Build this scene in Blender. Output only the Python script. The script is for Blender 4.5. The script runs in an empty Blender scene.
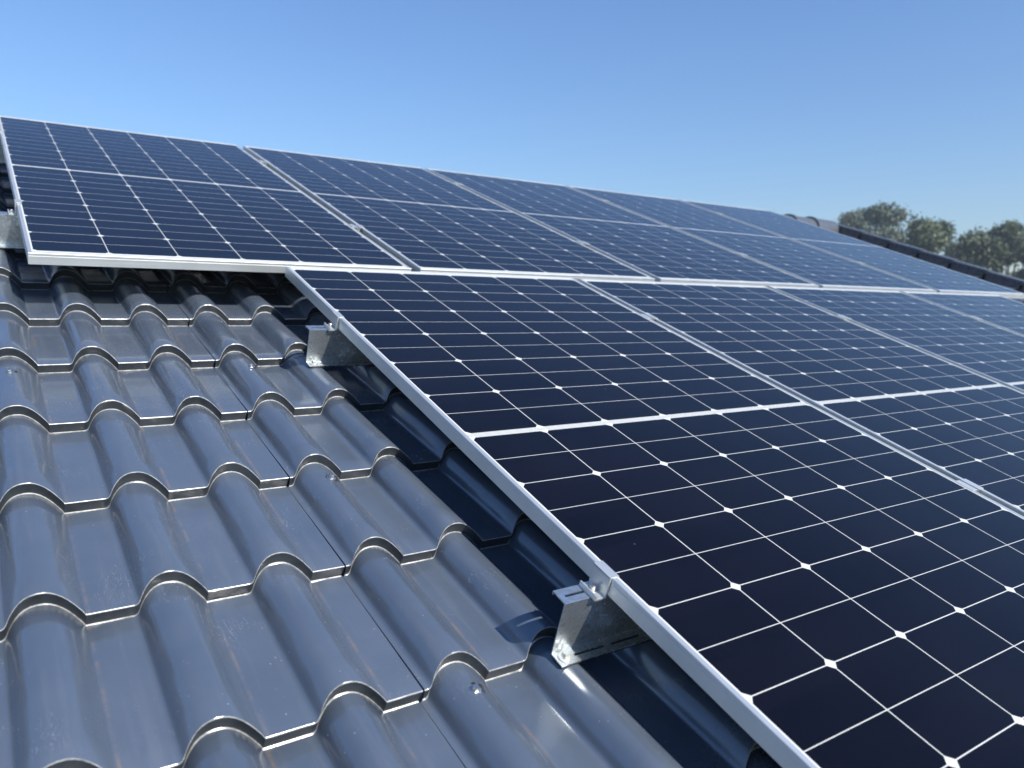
import bpy, bmesh, math, random
from mathutils import Matrix, Vector
R_ = math.radians
random.seed(7)
scene = bpy.context.scene
col = scene.collection

# ------------------------------------------------------------------ frames
PITCH = R_(20.0)                 # roof pitch
H0 = 4.3                         # height of the array origin above the ground
ROOF = Matrix.Translation((0, 0, H0)) @ Matrix.Rotation(PITCH, 4, 'X')   # roof frame: u along ridge, v up the slope, n out

# ------------------------------------------------------------------ camera
CP = Vector((-0.7196, -2.1008, 0.6252))
RX = Vector((0.8262671771, -0.5278169103, 0.1967024687))
RY = Vector((-0.0454613618, -0.4105593168, -0.9106999023))
RZ = Vector((0.5614408398, 0.7435390554, -0.3632269633))
cam = bpy.data.cameras.new('camera'); cam_o = bpy.data.objects.new('camera', cam); col.objects.link(cam_o)
m = Matrix(((RX.x, -RY.x, -RZ.x), (RX.y, -RY.y, -RZ.y), (RX.z, -RY.z, -RZ.z))).to_4x4()
m.translation = CP
cam_o.matrix_world = ROOF @ m
cam.sensor_width = 36.0
cam.lens = 780.16 / 1024 * 36.0
cam.clip_start = 0.02; cam.clip_end = 5000
cam.dof.use_dof = True; cam.dof.focus_distance = 1.45; cam.dof.aperture_fstop = 4.8
scene.camera = cam_o

# ------------------------------------------------------------------ sky, sun, exposure
S_ROOF = Vector((0.25, -0.62, 1.0)).normalized()
S_W = (Matrix.Rotation(PITCH, 3, 'X') @ S_ROOF).normalized()
world = bpy.data.worlds.new("World"); scene.world = world; world.use_nodes = True
nt = world.node_tree
sky = nt.nodes.new('ShaderNodeTexSky'); sky.sky_type = 'NISHITA'; sky.sun_disc = False
sky.sun_elevation = math.asin(S_W.z); sky.sun_rotation = math.atan2(S_W.x, S_W.y)
sky.air_density = 1.6; sky.dust_density = 0.0; sky.ozone_density = 7.0; sky.altitude = 100
bg = nt.nodes['Background']; bg.inputs[1].default_value = 0.093
tint = nt.nodes.new('ShaderNodeMix'); tint.data_type = 'RGBA'; tint.blend_type = 'MULTIPLY'
tint.inputs[0].default_value = 1.0; tint.inputs[7].default_value = (.95, 1.04, 1.27, 1)      # white balance of the air
nt.links.new(sky.outputs[0], tint.inputs[6]); nt.links.new(tint.outputs[2], bg.inputs[0])
sun = bpy.data.lights.new('sun', 'SUN'); sun_o = bpy.data.objects.new('sun', sun); col.objects.link(sun_o)
sun.energy = 5.0; sun.angle = R_(0.55); sun.color = (1.0, 0.95, 0.88)
sun_o.rotation_euler = S_W.to_track_quat('Z', 'Y').to_euler()
sun_o.location = (0, -6, 12)
scene.view_settings.view_transform = 'Standard'; scene.view_settings.look = 'None'
scene.view_settings.exposure = 0.40; scene.view_settings.gamma = 1.0
scene.view_settings.use_curve_mapping = False

# ------------------------------------------------------------------ node helpers
class NB:
    def __init__(s, name):
        s.m = bpy.data.materials.new(name); s.m.use_nodes = True
        s.t = s.m.node_tree; s.b = s.t.nodes['Principled BSDF']
    def n(s, typ, **k):
        x = s.t.nodes.new(typ)
        for a, v in k.items(): setattr(x, a, v)
        return x
    def link(s, a, b): s.t.links.new(a, b)
    def put(s, x, sock):
        if hasattr(x, 'is_output'): s.link(x, sock)
        elif x is not None: sock.default_value = x
    def math(s, op, a, b=None, c=None, clamp=False):
        x = s.n('ShaderNodeMath', operation=op, use_clamp=clamp)
        s.put(a, x.inputs[0]); s.put(b, x.inputs[1])
        if c is not None: s.put(c, x.inputs[2])
        return x.outputs[0]
    def mix(s, f, a, b):
        x = s.n('ShaderNodeMix', data_type='RGBA')
        s.put(f, x.inputs[0])
        for v, i in ((a, 6), (b, 7)):
            if hasattr(v, 'is_output'): s.link(v, x.inputs[i])
            else: x.inputs[i].default_value = (*v, 1)
        return x.outputs[2]
    def noise(s, vec, scale, detail=4, rough=.5, dist=0):
        x = s.n('ShaderNodeTexNoise'); x.inputs['Scale'].default_value = scale
        x.inputs['Detail'].default_value = detail; x.inputs['Roughness'].default_value = rough
        x.inputs['Distortion'].default_value = dist
        s.link(vec, x.inputs['Vector']); return x.outputs[0]
    def scaled(s, vec, sc):
        x = s.n('ShaderNodeMapping'); x.inputs['Scale'].default_value = sc
        s.link(vec, x.inputs['Vector']); return x.outputs[0]
    def ramp(s, v, lo, hi, a=0., b=1.):
        x = s.n('ShaderNodeMapRange'); s.put(v, x.inputs[0])
        x.inputs[1].default_value = lo; x.inputs[2].default_value = hi
        x.inputs[3].default_value = a; x.inputs[4].default_value = b
        return x.outputs[0]
    def obj(s): return s.n('ShaderNodeTexCoord').outputs['Object']
    def bump(s, h, strength, dist=.001):
        x = s.n('ShaderNodeBump'); x.inputs['Strength'].default_value = strength
        x.inputs['Distance'].default_value = dist
        s.link(h, x.inputs['Height']); s.link(x.outputs[0], s.b.inputs['Normal'])

PER = 0.156; RW = 0.0643; SW = 0.052; U0 = -0.6186
COURSE = 0.283; V0 = -0.0215; ZP = -0.1440; STEP = 0.0225

# ------------------------------------------------------------------ materials
def mat_tile():
    b = NB('coated_tile_metal'); o = b.obj()
    sp = b.n('ShaderNodeSeparateXYZ'); b.link(o, sp.inputs[0])
    base = (0.072, 0.094, 0.128)
    n1 = b.noise(o, 5.0, 5, .6); n2 = b.noise(o, 60, 4, .65)
    c = b.mix(b.ramp(n1, .35, .7), base, (0.090, 0.113, 0.150))
    # water-borne dust streaks that run down the slope
    st = b.noise(b.scaled(o, (45, 3.0, 6)), 1.0, 4, .6)
    c = b.mix(b.ramp(st, .52, .78, 0, .35), c, (0.15, 0.165, 0.19))
    # silt line along the foot of every roll, brownish in places
    fx = b.math('FRACT', b.math('DIVIDE', b.math('ADD', sp.outputs[0], PER - (PER - SW) - .0035), PER))
    d = b.math('ABSOLUTE', b.math('SUBTRACT', b.math('MULTIPLY', b.math('MINIMUM', fx, b.math('SUBTRACT', 1.0, fx)), PER), 0.0))
    line = b.ramp(d, .0005, .0030, 1, 0)
    pat = b.ramp(b.noise(b.scaled(o, (9, 14, 9)), 1.0, 5, .7), .47, .66)
    c = b.mix(b.math('MULTIPLY', line, b.math('MULTIPLY', pat, .75)), c, (0.22, 0.155, 0.10))
    # small pale specks and scratches
    vo = b.n('ShaderNodeTexVoronoi'); vo.inputs['Scale'].default_value = 75; b.link(o, vo.inputs['Vector'])
    speck = b.math('MULTIPLY', b.ramp(vo.outputs['Distance'], .03, .11, 1, 0), b.ramp(b.noise(o, 17, 2), .50, .62))
    c = b.mix(b.math('MULTIPLY', speck, .6), c, (0.42, 0.42, 0.42))
    scr = b.noise(b.scaled(o, (90, 16, 50)), 1.0, 2, .4, 2.5)
    scr = b.math('MULTIPLY', b.ramp(b.math('ABSOLUTE', b.math('SUBTRACT', scr, .5)), .0, .012, 1, 0), b.ramp(b.noise(o, 11, 3), .58, .7))
    c = b.mix(b.math('MULTIPLY', scr, .5), c, (0.36, 0.37, 0.38))
    b.link(c, b.b.inputs['Base Color'])
    b.link(b.ramp(b.math('ADD', b.math('MULTIPLY', n1, .7), b.math('MULTIPLY', n2, .3)), .3, .75, .17, .31), b.b.inputs['Roughness'])
    b.b.inputs['IOR'].default_value = 2.0
    b.b.inputs['Coat Weight'].default_value = .3; b.b.inputs['Coat Roughness'].default_value = .11
    hb = b.math('ADD', b.math('MULTIPLY', b.noise(o, 9, 2), 1.0), b.math('MULTIPLY', n2, .035))
    b.bump(hb, .55, .0035)
    return b.m
def mat_rim():  # sun-catching highlight of the step rims, painted in as a lighter colour
    b = NB('tile_edge_highlight'); o = b.obj()
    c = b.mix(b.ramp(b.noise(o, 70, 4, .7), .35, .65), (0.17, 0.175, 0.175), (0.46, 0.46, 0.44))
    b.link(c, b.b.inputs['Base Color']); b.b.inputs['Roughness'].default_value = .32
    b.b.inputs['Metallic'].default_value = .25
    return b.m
def simple(name, c, rough=.5, metal=0., var=.12, scale=30, bump=0):
    b = NB(name); o = b.obj(); n = b.noise(o, scale, 5, .6)
    lo = tuple(max(0, x * (1 - var)) for x in c); hi = tuple(min(1, x * (1 + var)) for x in c)
    b.link(b.mix(b.ramp(n, .3, .7), lo, hi), b.b.inputs['Base Color'])
    b.link(b.ramp(n, .3, .7, rough * .85, min(1, rough * 1.15)), b.b.inputs['Roughness'])
    b.b.inputs['Metallic'].default_value = metal
    if bump: b.bump(n, bump, .001)
    return b.m
def mat_alu():
    b = NB('anodised_aluminium'); o = b.obj()
    n = b.noise(b.scaled(o, (3, 3, 260)), 1.0, 3, .5); n2 = b.noise(o, 12, 4)
    b.link(b.mix(b.ramp(n2, .3, .7), (.66, .68, .665), (.74, .76, .745)), b.b.inputs['Base Color'])
    b.link(b.ramp(n, .3, .7, .34, .48), b.b.inputs['Roughness'])
    b.b.inputs['Metallic'].default_value = .72
    return b.m
def mat_zinc():
    b = NB('galvanised_steel'); o = b.obj()
    vo = b.n('ShaderNodeTexVoronoi'); vo.inputs['Scale'].default_value = 130; b.link(o, vo.inputs['Vector'])
    sp = b.n('ShaderNodeSeparateColor'); b.link(vo.outputs['Color'], sp.inputs[0])
    n = b.noise(o, 38, 6, .75, 1.2)
    f = b.math('ADD', b.math('MULTIPLY', sp.outputs[0], .35), b.math('MULTIPLY', n, .65))
    b.link(b.mix(b.ramp(f, .3, .7), (.46, .51, .53), (.88, .92, .94)), b.b.inputs['Base Color'])
    b.link(b.ramp(f, .3, .72, .44, .22), b.b.inputs['Roughness'])
    b.b.inputs['Metallic'].default_value = .92
    b.bump(n, .35, .0008)
    return b.m

PW, PH = 1.031, 2.0826          # module outer size
PU, PV, MID = 0.168, 0.1681, 0.0174
MU = (PW - 6 * PU + .002) / 2
def mat_cells():
    b = NB('cells_under_glass'); o = b.obj()
    sp = b.n('ShaderNodeSeparateXYZ'); b.link(o, sp.inputs[0]); x, y = sp.outputs[0], sp.outputs[1]
    xs = b.math('DIVIDE', b.math('SUBTRACT', x, MU - .001), PU)
    fx = b.math('FRACT', xs)
    dx = b.math('MULTIPLY', b.math('MINIMUM', fx, b.math('SUBTRACT', 1., fx)), PU)
    ya = b.math('ABSOLUTE', b.math('SUBTRACT', y, PH / 2))
    yy = b.math('SUBTRACT', ya, MID / 2 - .001)
    ys = b.math('DIVIDE', yy, PV)
    fy = b.math('FRACT', b.math('ADD', ys, 1.0))
    dy = b.math('MULTIPLY', b.math('MINIMUM', fy, b.math('SUBTRACT', 1., fy)), PV)
    dh = b.math('MULTIPLY', b.math('ABSOLUTE', b.math('SUBTRACT', fy, .5)), PV)
    w = b.math('LESS_THAN', dx, .00095)
    w = b.math('MAXIMUM', w, b.math('LESS_THAN', dy, .00078))
    w = b.math('MAXIMUM', w, b.math('LESS_THAN', dh, .00064))
    w = b.math('MAXIMUM', w, b.math('LESS_THAN', b.math('ADD', dx, dy), .0104))
    w = b.math('MAXIMUM', w, b.math('LESS_THAN', ya, MID / 2 - .0026))
    w = b.math('MAXIMUM', w, b.math('GREATER_THAN', b.math('ABSOLUTE', b.math('SUBTRACT', x, PW / 2)), 3 * PU - .001))
    w = b.math('MAXIMUM', w, b.math('GREATER_THAN', ya, MID / 2 + 6 * PV - .002))
    # per cell tint
    cid = b.n('ShaderNodeCombineXYZ')
    b.link(b.math('FLOOR', xs), cid.inputs[0]); b.link(b.math('FLOOR', b.math('DIVIDE', y, PV / 2)), cid.inputs[1])
    oi = b.n('ShaderNodeObjectInfo'); b.link(oi.outputs['Random'], cid.inputs[2])
    wn = b.n('ShaderNodeTexWhiteNoise'); b.link(cid.outputs[0], wn.inputs[0])
    cell = b.mix(wn.outputs[0], (0.0012, 0.0014, 0.0050), (0.0026, 0.0024, 0.0070))
    # ribbon wires, barely visible, nine to a cell
    fb = b.math('FRACT', b.math('MULTIPLY', fx, 9.0))
    wire = b.math('LESS_THAN', b.math('ABSOLUTE', b.math('SUBTRACT', fb, .5)), .018)
    cell = b.mix(b.math('MULTIPLY', wire, .04), cell, (0.10, 0.10, 0.11))
    # collector ribbon in the middle gap
    rb = b.math('LESS_THAN', b.math('ABSOLUTE', b.math('SUBTRACT', ya, .0022)), .0010)
    back = b.mix(b.math('MULTIPLY', rb, .8), (.60, .605, .56), (.27, .28, .28))
    c = b.mix(w, cell, back)
    # dust on the glass
    n = b.noise(o, 3.0, 5, .65)
    vo = b.n('ShaderNodeTexVoronoi'); vo.inputs['Scale'].default_value = 14; b.link(o, vo.inputs['Vector'])
    sp2 = b.math('MULTIPLY', b.ramp(vo.outputs['Distance'], .008, .032, 1, 0), b.ramp(b.noise(o, 9, 2), .5, .62))
    c = b.mix(b.math('MULTIPLY', sp2, .5), c, (.30, .32, .34))
    c = b.mix(b.ramp(n, .3, .8, .0, .012), c, (.25, .27, .30))
    b.link(c, b.b.inputs['Base Color'])
    b.link(b.ramp(n, .3, .7, .11, .17), b.b.inputs['Roughness'])
    b.b.inputs['IOR'].default_value = 1.265; b.b.inputs['Specular Tint'].default_value = (1, .84, .78, 1)
    return b.m
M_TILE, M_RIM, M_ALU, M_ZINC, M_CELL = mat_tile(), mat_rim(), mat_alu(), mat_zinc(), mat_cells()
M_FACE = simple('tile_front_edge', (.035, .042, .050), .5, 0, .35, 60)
M_STEEL = simple('stainless_steel', (.62, .61, .58), .28, .95, .15, 90)
M_WASH = simple('dull_zinc_washer', (.55, .55, .53), .5, .75, .25, 160, .3)
M_RUB = simple('black_rubber', (.02, .02, .02), .7)
M_DECK = simple('dark_underlay', (.03, .03, .032), .8)
M_WALL = simple('render_plaster', (.62, .59, .53), .9, 0, .06, 40, .2)
M_BACK = simple('white_backsheet', (.6, .6, .6), .6)
M_TRIM = simple('dark_trim_metal', (.075, .082, .095), .28, 0, .15, 20)
M_CAP = simple('grey_ridge_metal', (.11, .12, .135), .35, .2, .15, 20)
M_WOODF = simple('painted_fascia', (.10, .10, .11), .5)

# ------------------------------------------------------------------ object helpers
def link(name, bm, mats, parent=None, loc=None, rot=None, smooth=None):
    me = bpy.data.meshes.new(name); bm.normal_update(); bm.to_mesh(me); bm.free()
    for mt in (mats if isinstance(mats, (list, tuple)) else [mats]): me.materials.append(mt)
    if smooth is not None:
        me.shade_smooth(); me.set_sharp_from_angle(angle=R_(smooth))
    o = bpy.data.objects.new(name, me); col.objects.link(o)
    if parent: o.parent = parent
    if loc is not None: o.location = loc
    if rot is not None: o.rotation_euler = rot
    return o
def empty(name, loc=(0, 0, 0), rot=(0, 0, 0)):
    o = bpy.data.objects.new(name, None); o.empty_display_size = .1
    o.location = loc; o.rotation_euler = rot; col.objects.link(o); return o
def tag(o, label, cat, group=None):
    o['label'] = label; o['category'] = cat
    if group: o['group'] = group
def copy_tree(o, parent=None):
    c = o.copy(); col.objects.link(c); c.parent = parent
    for ch in list(o.children): copy_tree(ch, c)
    return c
def box(bm, x0, x1, y0, y1, z0, z1, bev=0, mi=0):
    vs = [bm.verts.new(p) for p in ((x0,y0,z0),(x1,y0,z0),(x1,y1,z0),(x0,y1,z0),(x0,y0,z1),(x1,y0,z1),(x1,y1,z1),(x0,y1,z1))]
    fs = [bm.faces.new([vs[i] for i in q]) for q in ((3,2,1,0),(4,5,6,7),(0,1,5,4),(1,2,6,5),(2,3,7,6),(3,0,4,7))]
    for f in fs: f.material_index = mi
    if bev:
        es = list({e for f in fs for e in f.edges})
        bmesh.ops.bevel(bm, geom=es, offset=bev, segments=2, profile=.6, affect='EDGES', clamp_overlap=True)
def lathe(bm, prof, c=(0, 0, 0), n=24, ax='Z', facets=None):
    n = facets or n; rings = []
    for r, h in prof:
        ring = []
        for i in range(n):
            a = 2 * math.pi * i / n
            p = (r * math.cos(a), r * math.sin(a), h)
            if ax == 'Y': p = (p[0], p[2], p[1])
            ring.append(bm.verts.new((p[0] + c[0], p[1] + c[1], p[2] + c[2])))
        rings.append(ring)
    for a, b in zip(rings, rings[1:]):
        for i in range(n):
            bm.faces.new((a[i], a[(i + 1) % n], b[(i + 1) % n], b[i]))
    for ring in (rings[0], rings[-1]):
        try: bm.faces.new(ring)
        except ValueError: pass
    bmesh.ops.recalc_face_normals(bm, faces=bm.faces[:])
def holed_plate(bm, xs, ys, holes, z0, z1, T=lambda p: p):
    """flat plate on grid lines xs, ys with grid cells in `holes` left open, given thickness"""
    def mk(z): return [[bm.verts.new(T((x, y, z))) for y in ys] for x in xs]
    a, b = mk(z0), mk(z1); nx, ny = len(xs) - 1, len(ys) - 1
    solid = lambda i, j: 0 <= i < nx and 0 <= j < ny and (i, j) not in holes
    for i in range(nx):
        for j in range(ny):
            if not solid(i, j): continue
            bm.faces.new((a[i][j], a[i][j+1], a[i+1][j+1], a[i+1][j])); bm.faces.new((b[i][j], b[i+1][j], b[i+1][j+1], b[i][j+1]))
            for (di, dj, p, q) in ((-1,0,(i,j),(i,j+1)),(1,0,(i+1,j+1),(i+1,j)),(0,-1,(i+1,j),(i,j)),(0,1,(i,j+1),(i+1,j+1))):
                if not solid(i+di, j+dj):
                    bm.faces.new((a[p[0]][p[1]], b[p[0]][p[1]], b[q[0]][q[1]], a[q[0]][q[1]]))
    bmesh.ops.recalc_face_normals(bm, faces=bm.faces[:])
def roofpt(u, v, z): return ROOF @ Vector((u, v, z))

# ------------------------------------------------------------------ ground
def mat_ground():
    b = NB('meadow_ground'); o = b.obj()
    c = b.mix(b.ramp(b.noise(o, .05, 5), .35, .65), (.06, .085, .03), (.12, .12, .06))
    c = b.mix(b.ramp(b.noise(o, 3, 6, .7), .3, .7, 0, .5), c, (.04, .06, .02))
    b.link(c, b.b.inputs['Base Color']); b.b.inputs['Roughness'].default_value = .9
    return b.m
bm = bmesh.new(); g = 2500
bmesh.ops.create_grid(bm, x_segments=8, y_segments=8, size=g)
o = link('ground', bm, mat_ground()); o['kind'] = 'structure'

# ------------------------------------------------------------------ house and roof
EAVE_R, TOP_R = 10, -7
V_EAVE = V0 - COURSE * EAVE_R; V_TOP = V0 - COURSE * TOP_R + COURSE
RIDGE_V = V_TOP + .035
ridge_w = roofpt(0, RIDGE_V, ZP)
house = empty('house', (1.1, ridge_w.y, 0))
tag(house, 'house under a roof of dark grey wavy metal tile sheets that carries the solar panels', 'house')
HI = Matrix.Translation(-Vector(house.location))
def place(o, M):
    """M: wanted world matrix, house only translated"""
    loc, rot, sc = (HI @ M).decompose(); o.parent = house; o.location = loc; o.rotation_euler = rot.to_euler()

ROLL = [(-5.5,0),(-2.6,.5),(-.2,2.0),(1.6,4.4),(3.4,8.2),(5.2,12.0),(8.0,16.8),(11.8,21.9),(16.5,26.8),(22.5,30.8),(29.5,33.3),(37,34.3),(45,34.2),(52,32.8),(59,30),(66,25.8),(72.5,20.8),(78.5,15.3),(84,9.6),(88,5.3),(91,1.2),(91.7,0)]
def sheet_profile(n):
    pts = [(0.0, 0.0), (.006, 0.0)]
    for k in range(n):
        x0 = k * PER + RW - SW
        pts += [(x0 + a / 1000, h / 1000) for a, h in ROLL]
        e = (k + 1) * PER
        pts += [(e - SW + .0015, 0.0), (e - SW + .012, 0), (e - SW * .5, 0)]
        pts += [(e, 0.0)]
        if k < n - 1: pts.append((e + .006, 0))
    return pts
def sheet_bm(n, seed):
    rnd = random.Random(seed)
    P = sheet_profile(n); bm = bmesh.new(); rows = []; rim = set()
    ri = 0
    for r in range(EAVE_R, TOP_R - 1, -1):
        vr = V0 - COURSE * r
        # small unevenness of each pressed course
        wob = [rnd.uniform(-.0007, .0007) for _ in range(n + 2)]
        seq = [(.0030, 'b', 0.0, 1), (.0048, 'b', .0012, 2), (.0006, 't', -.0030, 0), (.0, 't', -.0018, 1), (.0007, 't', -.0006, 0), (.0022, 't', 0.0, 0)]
        for j in range(1, 7):
            t = j / 6; seq.append((.0022 + t * (COURSE - .0022 + .0025), 's', t, 0))
        for dv, kind, q, rimf in seq:
            row = []
            tt = min(1, max(0, dv / COURSE))
            for i, (x, h) in enumerate(P):
                k = min(n, int(x / PER)); wz = wob[k] * math.sin(math.pi * min(1, max(0, (x / PER) % 1.0)))
                v = vr + .515 * h + dv
                if kind == 'b': z = ZP - STEP + h + q
                elif kind == 't': z = ZP + h + q
                else: z = ZP + h - STEP * (q * (COURSE - .0) / COURSE)
                xx = x
                if i == 0: xx = .0004 + .0024 * (1 - tt)
                row.append(bm.verts.new((xx, v, z + wz * (1 - tt))))
            rows.append((row, rimf))
    for (a, ra), (b, rb) in zip(rows, rows[1:]):
        for i in range(len(P) - 1):
            f = bm.faces.new((a[i], a[i+1], b[i+1], b[i])); f.smooth = True
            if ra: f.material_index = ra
    # turned-down lips along both long sides and at the eave
    for side in (0, -1):
        prev = None
        for row, _ in rows:
            v = row[side]; w = bm.verts.new((v.co.x + (.0006 if side == 0 else -.0006), v.co.y, v.co.z - .011))
            if prev: 
                q = (prev[0], v, w, prev[1]) if side == 0 else (v, prev[0], prev[1], w)
                bm.faces.new(q)
            prev = (v, w)
    bmesh.ops.recalc_face_normals(bm, faces=bm.faces[:])
    return bm
SEAM0 = U0 + SW + 2 * PER
protos = {}
ROOF_B = Matrix.Translation((0, 2 * ridge_w.y, 0)) @ Matrix.Diagonal((1, 1, 1, 1))
back = Matrix.Translation((2 * 1.1, 2 * ridge_w.y, 0)) @ Matrix.Rotation(math.pi, 4, 'Z')
sheets = []
for k in range(-3, 6):
    n = 7 if k < 5 else 4
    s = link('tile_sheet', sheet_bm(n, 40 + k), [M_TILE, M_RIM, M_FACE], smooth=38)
    M = ROOF @ Matrix.Translation((SEAM0 + k * 7 * PER, 0, 0))
    place(s, M); sheets.append((s, M))
for s, M in sheets:                       # the hidden far slope carries the same sheets
    c = s.copy(); col.objects.link(c); place(c, back @ M)
U_L = SEAM0 - 3 * 7 * PER; U_R = SEAM0 + 5 * 7 * PER + 4 * PER
# boarding below the sheets, both slopes, and the walls
for M in (ROOF, back @ ROOF):
    bm = bmesh.new(); box(bm, U_L + .05, U_R - .01, V_EAVE + .03, RIDGE_V - .02, ZP - .10, ZP - STEP - .025)
    lo = link('roof_boarding', bm, M_DECK)
    if M is ROOF: place(lo, M)
    else:
        place(lo, back @ ROOF)
bm = bmesh.new()
ez = roofpt(0, V_EAVE, ZP - .11); rz = roofpt(0, RIDGE_V, ZP - .16)
y0 = ez.y + .35; y1 = 2 * ridge_w.y - y0; zt = ez.z + .35 * math.tan(PITCH)
xa, xb = U_L + .25, U_R - .25
pf = [(y0, 0), (y1, 0), (y1, zt), (ridge_w.y, rz.z), (y0, zt)]
A = [bm.verts.new((xa, y, z)) for y, z in pf]; B = [bm.verts.new((xb, y, z)) for y, z in pf]
bm.faces.new(A); bm.faces.new(B[::-1])
for i in range(5): bm.faces.new((A[i], B[i], B[(i+1) % 5], A[(i+1) % 5]))
bmesh.ops.recalc_face_normals(bm, faces=bm.faces[:])
place(link('wall', bm, M_WALL), Matrix.Identity(4))
# ridge caps, lapped one over the next
def cap_bm():
    bm = bmesh.new(); L = .30; n = 18; rings = []
    for x, r in ((0, .088), (0, .100), (.004, .108), (.030, .108), (.034, .098), (L + .02, .092)):
        rings.append([bm.verts.new((x, r * 1.15, -.07))] + [bm.verts.new((x, r * 1.15 * math.cos(math.pi * i / n), r * math.sin(math.pi * i / n))) for i in range(n + 1)] + [bm.verts.new((x, -r * 1.15, -.07))])
    for a, b in zip(rings, rings[1:]):
        for i in range(n + 2): bm.faces.new((a[i], a[i+1], b[i+1], b[i])).smooth = True
    bm.faces.new(rings[-1]); bmesh.ops.recalc_face_normals(bm, faces=bm.faces[:]); return bm
cap0 = link('ridge_cap', cap_bm(), M_CAP, smooth=40)
x = U_L; first = True
while x < U_R - .1:
    c = cap0 if first else cap0.copy()
    if not first: col.objects.link(c)
    place(c, Matrix.Translation((x, ridge_w.y, ridge_w.z + .018))); first = False; x += .30
# verge trim on the right gable, one length per course, stepped like the tiles
def verge_bm():
    bm = bmesh.new(); L = COURSE + .02
    prof = [(0, -.13), (0, -.022), (-.006, -.018), (-.006, .0), (.0, .006), (.10, .004), (.106, -.004), (.106, -.13)]
    ra = [bm.verts.new((x, 0, z + .012)) for x, z in prof]; rb = [bm.verts.new((x, L, z + .004)) for x, z in prof]
    for i in range(len(prof) - 1): bm.faces.new((ra[i], ra[i+1], rb[i+1], rb[i]))
    bm.faces.new(ra); bm.faces.new(rb[::-1])
    bmesh.ops.recalc_face_normals(bm, faces=bm.faces[:]); return bm
vg0 = link('verge_trim', verge_bm(), M_TRIM, smooth=30); first = True
for r in range(EAVE_R, TOP_R - 1, -1):
    c = vg0 if first else vg0.copy()
    if not first: col.objects.link(c)
    first = False
    place(c, ROOF @ Matrix.Translation((U_R - .03, V0 - COURSE * r, -.062)))
# roofing screws with washers on the roll crests
def screw_bm():
    bm = bmesh.new()
    lathe(bm, [(.0085, -.001), (.0085, .0012), (.0070, .0018), (.0, .0018)], n=20)
    lathe(bm, [(.0050, .0016), (.0050, .0064), (.0040, .0078), (.0, .0078)], facets=6)
    return bm
sc0 = link('roofing_screw', screw_bm(), M_STEEL, smooth=30)
bm = bmesh.new(); rs = random.Random(5); ring = []
for i in range(22):
    a = 2 * math.pi * i / 22; q = rs.uniform(.0105, .0150)
    ring.append(bm.verts.new((q * math.cos(a), q * math.sin(a), -.0016 + rs.uniform(0, .0008))))
cv = bm.verts.new((0, 0, .0004))
for i in range(22): bm.faces.new((ring[i], ring[(i + 1) % 22], cv))
washer0 = link('rubber_washer', bm, M_RUB, sc0)
first = True
HC = .0342
def crest_z(v):
    vv = v - .515 * HC
    t = ((vv - V0) / COURSE) % 1.0
    return ZP + HC - STEP * t
for u, v in ((-.199, -1.474), (-.190, -.915), (-.196, -.399), (-.672, -.386)):
    c = sc0 if first else copy_tree(sc0, house)
    first = False
    place(c, ROOF @ Matrix.Translation((u, v, crest_z(v) - .0004)) @ Matrix.Rotation(R_(4), 4, 'X') @ Matrix.Rotation(R_(-6 if u < -.19 else 5), 4, 'Y'))

# ------------------------------------------------------------------ solar panels
FH = .029
def frame_bm():
    bm = bmesh.new(); W, H = PW, PH
    # mitred closed ring: outer wall, top lip, inner drop, bottom flange
    prof = [(0, -FH), (0, -.0086), (.0007, -.0080), (.0007, -.0074), (0, -.0068), (0, -.0009), (.0009, 0), (.0080, 0), (.0085, -.0004), (.0085, -.0011), (.0022, -.0011), (.0022, -FH + .0016), (.028, -FH + .0016), (.028, -FH)]
    rings = []
    for d, z in prof:
        rings.append([bm.verts.new(p) for p in ((d, d, z), (W - d, d, z), (W - d, H - d, z), (d, H - d, z))])
    n = len(prof)
    for i in range(n):
        a, b = rings[i], rings[(i + 1) % n]
        for j in range(4): bm.faces.new((a[j], a[(j+1) % 4], b[(j+1) % 4], b[j]))
    # thin groove line pressed in each outer face
    bmesh.ops.recalc_face_normals(bm, faces=bm.faces[:])
    return bm
panel0 = empty('solar_panel')
link('frame', frame_bm(), M_ALU, panel0)
bm = bmesh.new(); box(bm, .0030, PW - .0030, .0030, PH - .0030, -.0052, -.0012)
gl = link('cell_glass', bm, M_CELL, panel0)
PP = 1.0615; SU = -0.6178
G = 'solar panels of the roof array'
specs = []
up_labels = ['leftmost solar panel of the upper row, its front frame overhanging shaded roof tiles',
             'second solar panel from the left in the upper row',
             'middle solar panel of the five in the upper row',
             'fourth solar panel from the left in the upper row',
             'rightmost solar panel of the upper row, beside the dark verge and the trees']
lo_labels = ['nearest solar panel, lower row, with two metal brackets at its left edge',
             'second solar panel from the left in the lower row',
             'third solar panel from the left in the lower row, pale with reflected sky',
             'farthest small solar panel at the right end of the lower row']
TILT = .0051; UV = 0.0475
first = True
def put_panel(u, v, n, tilt, label):
    global first
    p = panel0 if first else copy_tree(panel0)
    first = False
    p.location = roofpt(u + .0045, v, n); p.rotation_euler = (PITCH + tilt, 0, 0)
    tag(p, label, 'solar panel', G); return p
rj = random.Random(3)
for i in range(5): put_panel(SU + i * (PP + .002), UV + (rj.uniform(-.0012, .0012) if i else 0), rj.uniform(-.0006, .0006) if i else 0, TILT, up_labels[i])
for i in range(4): put_panel(i * PP, .0106 - PH + (rj.uniform(-.001, .001) if i else 0), rj.uniform(0, .001) if i else .0025, 0, lo_labels[i])

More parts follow.
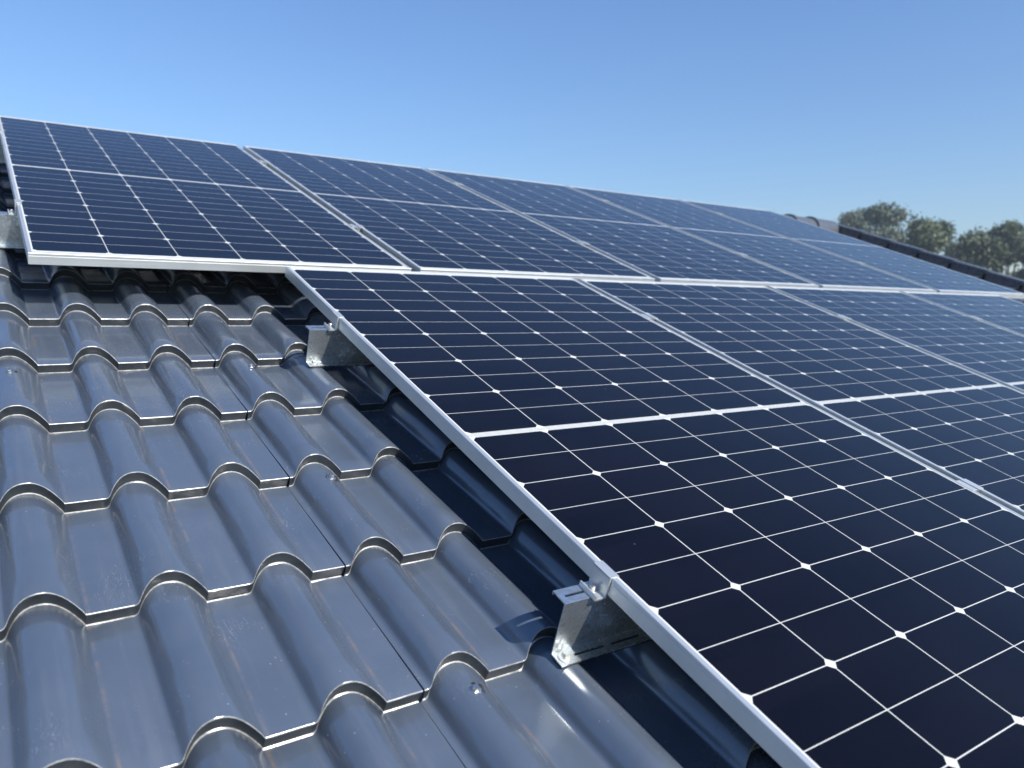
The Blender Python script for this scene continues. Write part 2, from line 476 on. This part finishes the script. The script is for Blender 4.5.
# ------------------------------------------------------------------ mounting rails with clamps
ZT = -FH - .0045
ZB = -.119
def rail_base(v): return max(crest_z(v), crest_z(v - .026)) + .0028
def rail(L, name='mounting_rail'):
    """short Z rail; local origin at the left end of the web's foot, x along the ridge"""
    e = empty(name); h = ZT - ZB; t = .0018
    bm = bmesh.new()
    # top flange (towards the ridge) with long slots
    def slots(x0, n, ln, gap):
        xs, hs = [0.0], []
        x = x0
        for i in range(n):
            xs += [x, x + ln]; hs.append(len(xs) - 2); x += ln + gap
            if x + ln > L - .01: break
        xs.append(L); return xs, hs
    xs, hs = slots(.010, 9, .036, .012)
    holed_plate(bm, xs, [0, .0105, .0155, .0275], {(i, 1) for i in hs}, h - t, h)
    box(bm, 0, L, .0275, .0290, h - .006, h - .0003)                 # folded lip
    xs2, hs2 = slots(.032, 9, .058, .012)
    holed_plate(bm, xs2, [-.0275, -.0165, -.0120, -.0], {(i, 1) for i in hs2}, 0, t)
    box(bm, 0, L, -.0018, 0.0, t + .0002, h - t - .0002)             # web
    box(bm, 0, L, -.0022, .0004, h - t - .0006, h + .0002, .0006)    # rounded bend at the top
    box(bm, 0, L, -.0024, .0002, -.0001, t + .0006, .0006)
    body = link('rail_profile', bm, M_ZINC, e)
    bm = bmesh.new(); box(bm, .001, L - .001, -.027, .0, -.0030, -.0001); link('sealing_pad', bm, M_RUB, e)
    return e
def add_screw(e, x):
    bm = bmesh.new()
    lathe(bm, [(.0104, 0.0019), (.0104, .0032), (.0084, .0044), (0, .0044)], (x, -.0135, 0), 22)
    lathe(bm, [(.0048, .0040), (.0048, .0090), (.0038, .0102), (0, .0102)], (x, -.0135, 0), facets=6)
    link('rail_screw', bm, M_WASH, e, smooth=30)
def add_end_clamp(e, x, dz=0.0):
    """x: panel edge in rail coordinates"""
    h = ZT - ZB + .0004; top = -ZB + dz; bm = bmesh.new()
    y0, y1 = -.012, .027
    box(bm, x - .021, x - .0015, y0, y1, h, h + .0035, .0006)              # foot
    box(bm, x - .0042, x - .0008, y0, y1, h + .0030, top + .0030, .0006)   # web against the frame
    box(bm, x - .0042, x + .0125, y0, y1, top + .0006, top + .0036, .0007) # lip over the frame
    box(bm, x - .0215, x - .0190, y0, y1, h, h + .0085, .0006)
    c = link('end_clamp', bm, M_ALU, e)
    bm = bmesh.new(); cx, cy = x - .0125, .008
    lathe(bm, [(.0068, h + .0034), (.0068, h + .0048), (.0050, h + .0049), (.0050, h + .0118), (.0043, h + .0126), (.0026, h + .0126), (.0024, h + .0090), (0, h + .0090)], (cx, cy, 0), 20)
    link('clamp_bolt', bm, M_STEEL, c, smooth=30)
def add_mid_clamp(e, x, dz=0.0):
    top = -ZB + dz; bm = bmesh.new(); y0, y1 = -.016, .026
    box(bm, x - .0235, x - .0040, y0, y1, top + .0008, top + .0034, .0006)
    box(bm, x + .0040, x + .0235, y0, y1, top + .0008, top + .0034, .0006)
    box(bm, x - .0062, x - .0036, y0, y1, top - .0120, top + .0032, .0006)
    box(bm, x + .0036, x + .0062, y0, y1, top - .0120, top + .0032, .0006)
    box(bm, x - .0060, x + .0060, y0, y1, top - .0145, top - .0118, .0006)
    c = link('middle_clamp', bm, M_ALU, e)
    bm = bmesh.new()
    lathe(bm, [(.0040, top - .0118), (.0040, top - .0040), (.0034, top - .0034), (.0021, top - .0034), (.0020, top - .0060), (0, top - .0060)], (x, .018, 0), 16)
    link('clamp_bolt', bm, M_STEEL, c, smooth=30)
GR = 'short metal mounting rails under the panels'
LOWV, UPV = (-1.4567, -0.394), (0.545, 1.700)
def set_rail(e, u, v, label):
    e.location = roofpt(u, v, ZB); e.rotation_euler = (PITCH, 0, 0); tag(e, label, 'mounting rail', GR)
side = {LOWV[0]: 'foreground', LOWV[1]: 'middle distance'}
end_lab = {(0, 0): 'galvanised bracket nearest the camera, jutting from under the left panel frame',
           (0, 1): 'galvanised bracket below the corner where the two panel rows meet',
           (1, 0): 'galvanised bracket cut by the left picture edge beside the upper row',
           (1, 1): 'small bracket highest up the left edge of the upper row'}
for row, vs in ((0, LOWV), (1, UPV)):
    for k, v in enumerate(vs):
        ZB = rail_base(v)
        dz = TILT * (v - UV) if row else 0
        edge = (SU if row else 0.0) + .0045
        e = rail(.38); add_screw(e, .0145); add_screw(e, .20); add_end_clamp(e, .067, dz)
        set_rail(e, edge - .067, v, end_lab[(row, k)])
proto = {}
ordn = ['first', 'second', 'third', 'fourth']
for row, vs in ((0, LOWV), (1, UPV)):
    for k, v in enumerate(vs):
        ZB = rail_base(v)
        dz = TILT * (v - UV) if row else 0
        for j in range(1, 5 if row else 4):
            if (row, k) not in proto:
                e = rail(.34); add_screw(e, .03); add_mid_clamp(e, .17, dz); proto[(row, k)] = e
            else: e = copy_tree(proto[(row, k)])
            edge = (SU + j * (PP + .002)) if row else j * PP
            edge -= (PP - PW) / 2 - .0045
            set_rail(e, edge - .17, v, '%s-row clamp in the %s gap between panels, %s one' % ('upper' if row else 'lower', ordn[j-1], 'nearer' if k == 0 else 'farther'))
        # right end
        e = rail(.38); add_screw(e, .03)
        edge = (SU + 4 * (PP + .002) + PW + .0045) if row else 3 * PP + PW + .0045
        set_rail(e, edge - .31, v, 'rail under the right end of the %s row, %s one' % ('upper' if row else 'lower', 'nearer' if k == 0 else 'farther'))

# ------------------------------------------------------------------ trees behind the roof
def mat_leaf(name, a, c):
    b = NB(name); o = b.obj()
    oi = b.noise(o, .9, 3); n = b.noise(o, 6, 3)
    cc = b.mix(b.ramp(oi, .35, .65), a, c)
    cc = b.mix(b.ramp(n, .3, .7, 0, .5), cc, tuple(x * .7 for x in a))
    b.link(cc, b.b.inputs['Base Color']); b.b.inputs['Roughness'].default_value = .6
    b.b.inputs['Transmission Weight'].default_value = 0
    return b.m
LEAF = [mat_leaf('leaf_olive', (.10, .135, .065), (.165, .20, .105)), mat_leaf('leaf_grey_green', (.125, .16, .105), (.20, .24, .165)), mat_leaf('leaf_deep', (.08, .11, .055), (.14, .165, .09))]
M_BARK = simple('bark', (.10, .08, .06), .9, 0, .3, 8, .4)
def limb(bm, p, q, r0, r1, n=8):
    d = (q - p).normalized(); a = d.orthogonal().normalized(); b = d.cross(a); R0 = []; R1 = []
    for i in range(n):
        t = 2 * math.pi * i / n; w = a * math.cos(t) + b * math.sin(t)
        R0.append(bm.verts.new(p + w * r0)); R1.append(bm.verts.new(q + w * r1))
    for i in range(n): bm.faces.new((R0[i], R0[(i+1) % n], R1[(i+1) % n], R1[i])).smooth = True
def tree(loc, H, Wd, mi, seed, label, lobes=15, up=.55):
    rnd = random.Random(seed); t = empty('tree', loc); tag(t, label, 'tree', 'trees beyond the roof')
    bt = bmesh.new(); cr = []
    base = Vector((0, 0, 0)); fork = Vector((rnd.uniform(-.2, .2), rnd.uniform(-.2, .2), H * .32))
    limb(bt, base, fork, .02 * H + .05, .014 * H + .03)
    for i in range(lobes):
        a = 2.4 * i + rnd.uniform(-.4, .4); hh = rnd.random() ** .8
        rr = Wd * .5 * (1 - .62 * hh) * rnd.uniform(.45, .95)
        c = Vector((math.cos(a) * rr, math.sin(a) * rr, H * (.38 + up * hh)))
        if i == 0: c = Vector((rnd.uniform(-.2, .2), 0, H * .90))
        rad = Wd * rnd.uniform(.11, .21) * (1 - .35 * hh); cr.append((c, rad))
        mid = fork.lerp(c, .5) + Vector((0, 0, -.03 * H))
        limb(bt, fork, mid, .010 * H, .006 * H, 6); limb(bt, mid, c + Vector((0, 0, rad * .5)), .006 * H, .0015 * H, 5)
    link('trunk', bt, M_BARK, t)
    bc = bmesh.new()
    for c, rad in cr:
        for k in range(int(34 + 30 * rad)):                # twig clusters round each limb end
            d = Vector((rnd.gauss(0, 1), rnd.gauss(0, 1), rnd.gauss(0, 1))).normalized()
            cc = c + Vector((d.x, d.y, d.z * .9)) * rad * rnd.uniform(.3, 1.4)
            cs = rnd.uniform(.16, .34) * (rad ** .4)
            for _ in range(rnd.randint(26, 44)):
                p = cc + Vector((rnd.gauss(0, cs), rnd.gauss(0, cs), rnd.gauss(0, cs * .8)))
                a = Vector((rnd.gauss(0, 1), rnd.gauss(0, 1), rnd.gauss(0, 1))).normalized()
                b = a.orthogonal().normalized(); b.rotate(Matrix.Rotation(rnd.uniform(0, 6.28), 3, a)); s = rnd.uniform(.06, .13)
                e = a.cross(b)
                bc.faces.new([bc.verts.new(p + w) for w in (b * s, e * s * .55, -b * s, -e * s * .55)])
    link('crown', bc, LEAF[mi], t)
def ground_at(px, dist):
    """point on the ground `dist` metres away in the direction of image column px"""
    d = cam_o.matrix_world.to_3x3() @ Vector(((px - 512) / 780.16, 0, -1)); d.z = 0; d.normalize()
    c = cam_o.matrix_world.translation; return (c.x + d.x * dist, c.y + d.y * dist, 0), c.z
def tree_px(px, ytop, dist, Wpx, mi, seed, label, **k):
    loc, cz = ground_at(px, dist)
    f = 780.16; dd = dist / math.sqrt(1 + ((px - 512) / f) ** 2)
    fwd = (cam_o.matrix_world.to_3x3() @ Vector((0, 0, -1))); hor = 384 + f * math.tan(math.asin(fwd.z))
    H = cz + (hor - ytop) / f * dd; tree(loc, H, Wpx / f * dd, mi, seed, label, **k)
TREES = [
 (847, 206, 66, 58, 1, 11, 'small round tree at the left end of the trees, beside the ridge'),
 (882, 201, 60, 82, 1, 12, 'tall grey-green tree with an airy top in the left clump'),
 (922, 212, 52, 70, 0, 13, 'darker tree at the right side of the left clump'),
 (951, 238, 70, 36, 0, 14, 'low tree in the gap between the two clumps'),
 (972, 230, 50, 74, 2, 15, 'broad dark olive tree at the left of the right clump'),
 (1001, 214, 56, 62, 0, 16, 'tall tree with a rounded tip in the right clump'),
 (1034, 236, 50, 70, 2, 17, 'tree cut by the right picture edge'),
]
for a in TREES: tree_px(*a)

# ------------------------------------------------------------------ air between the roof and the trees
hz = bpy.data.materials.new('summer_haze'); hz.use_nodes = True
for n in list(hz.node_tree.nodes):
    if n.type != 'OUTPUT_MATERIAL': hz.node_tree.nodes.remove(n)
pv = hz.node_tree.nodes.new('ShaderNodeVolumePrincipled'); pv.inputs['Color'].default_value = (.80, .88, 1, 1)
pv.inputs['Density'].default_value = .0016; pv.inputs['Anisotropy'].default_value = .2
hz.node_tree.links.new(pv.outputs[0], [n for n in hz.node_tree.nodes if n.type == 'OUTPUT_MATERIAL'][0].inputs['Volume'])
bm = bmesh.new(); box(bm, -110, 130, -110, 130, -1, 20)
o = link('haze', bm, hz); o['kind'] = 'stuff'
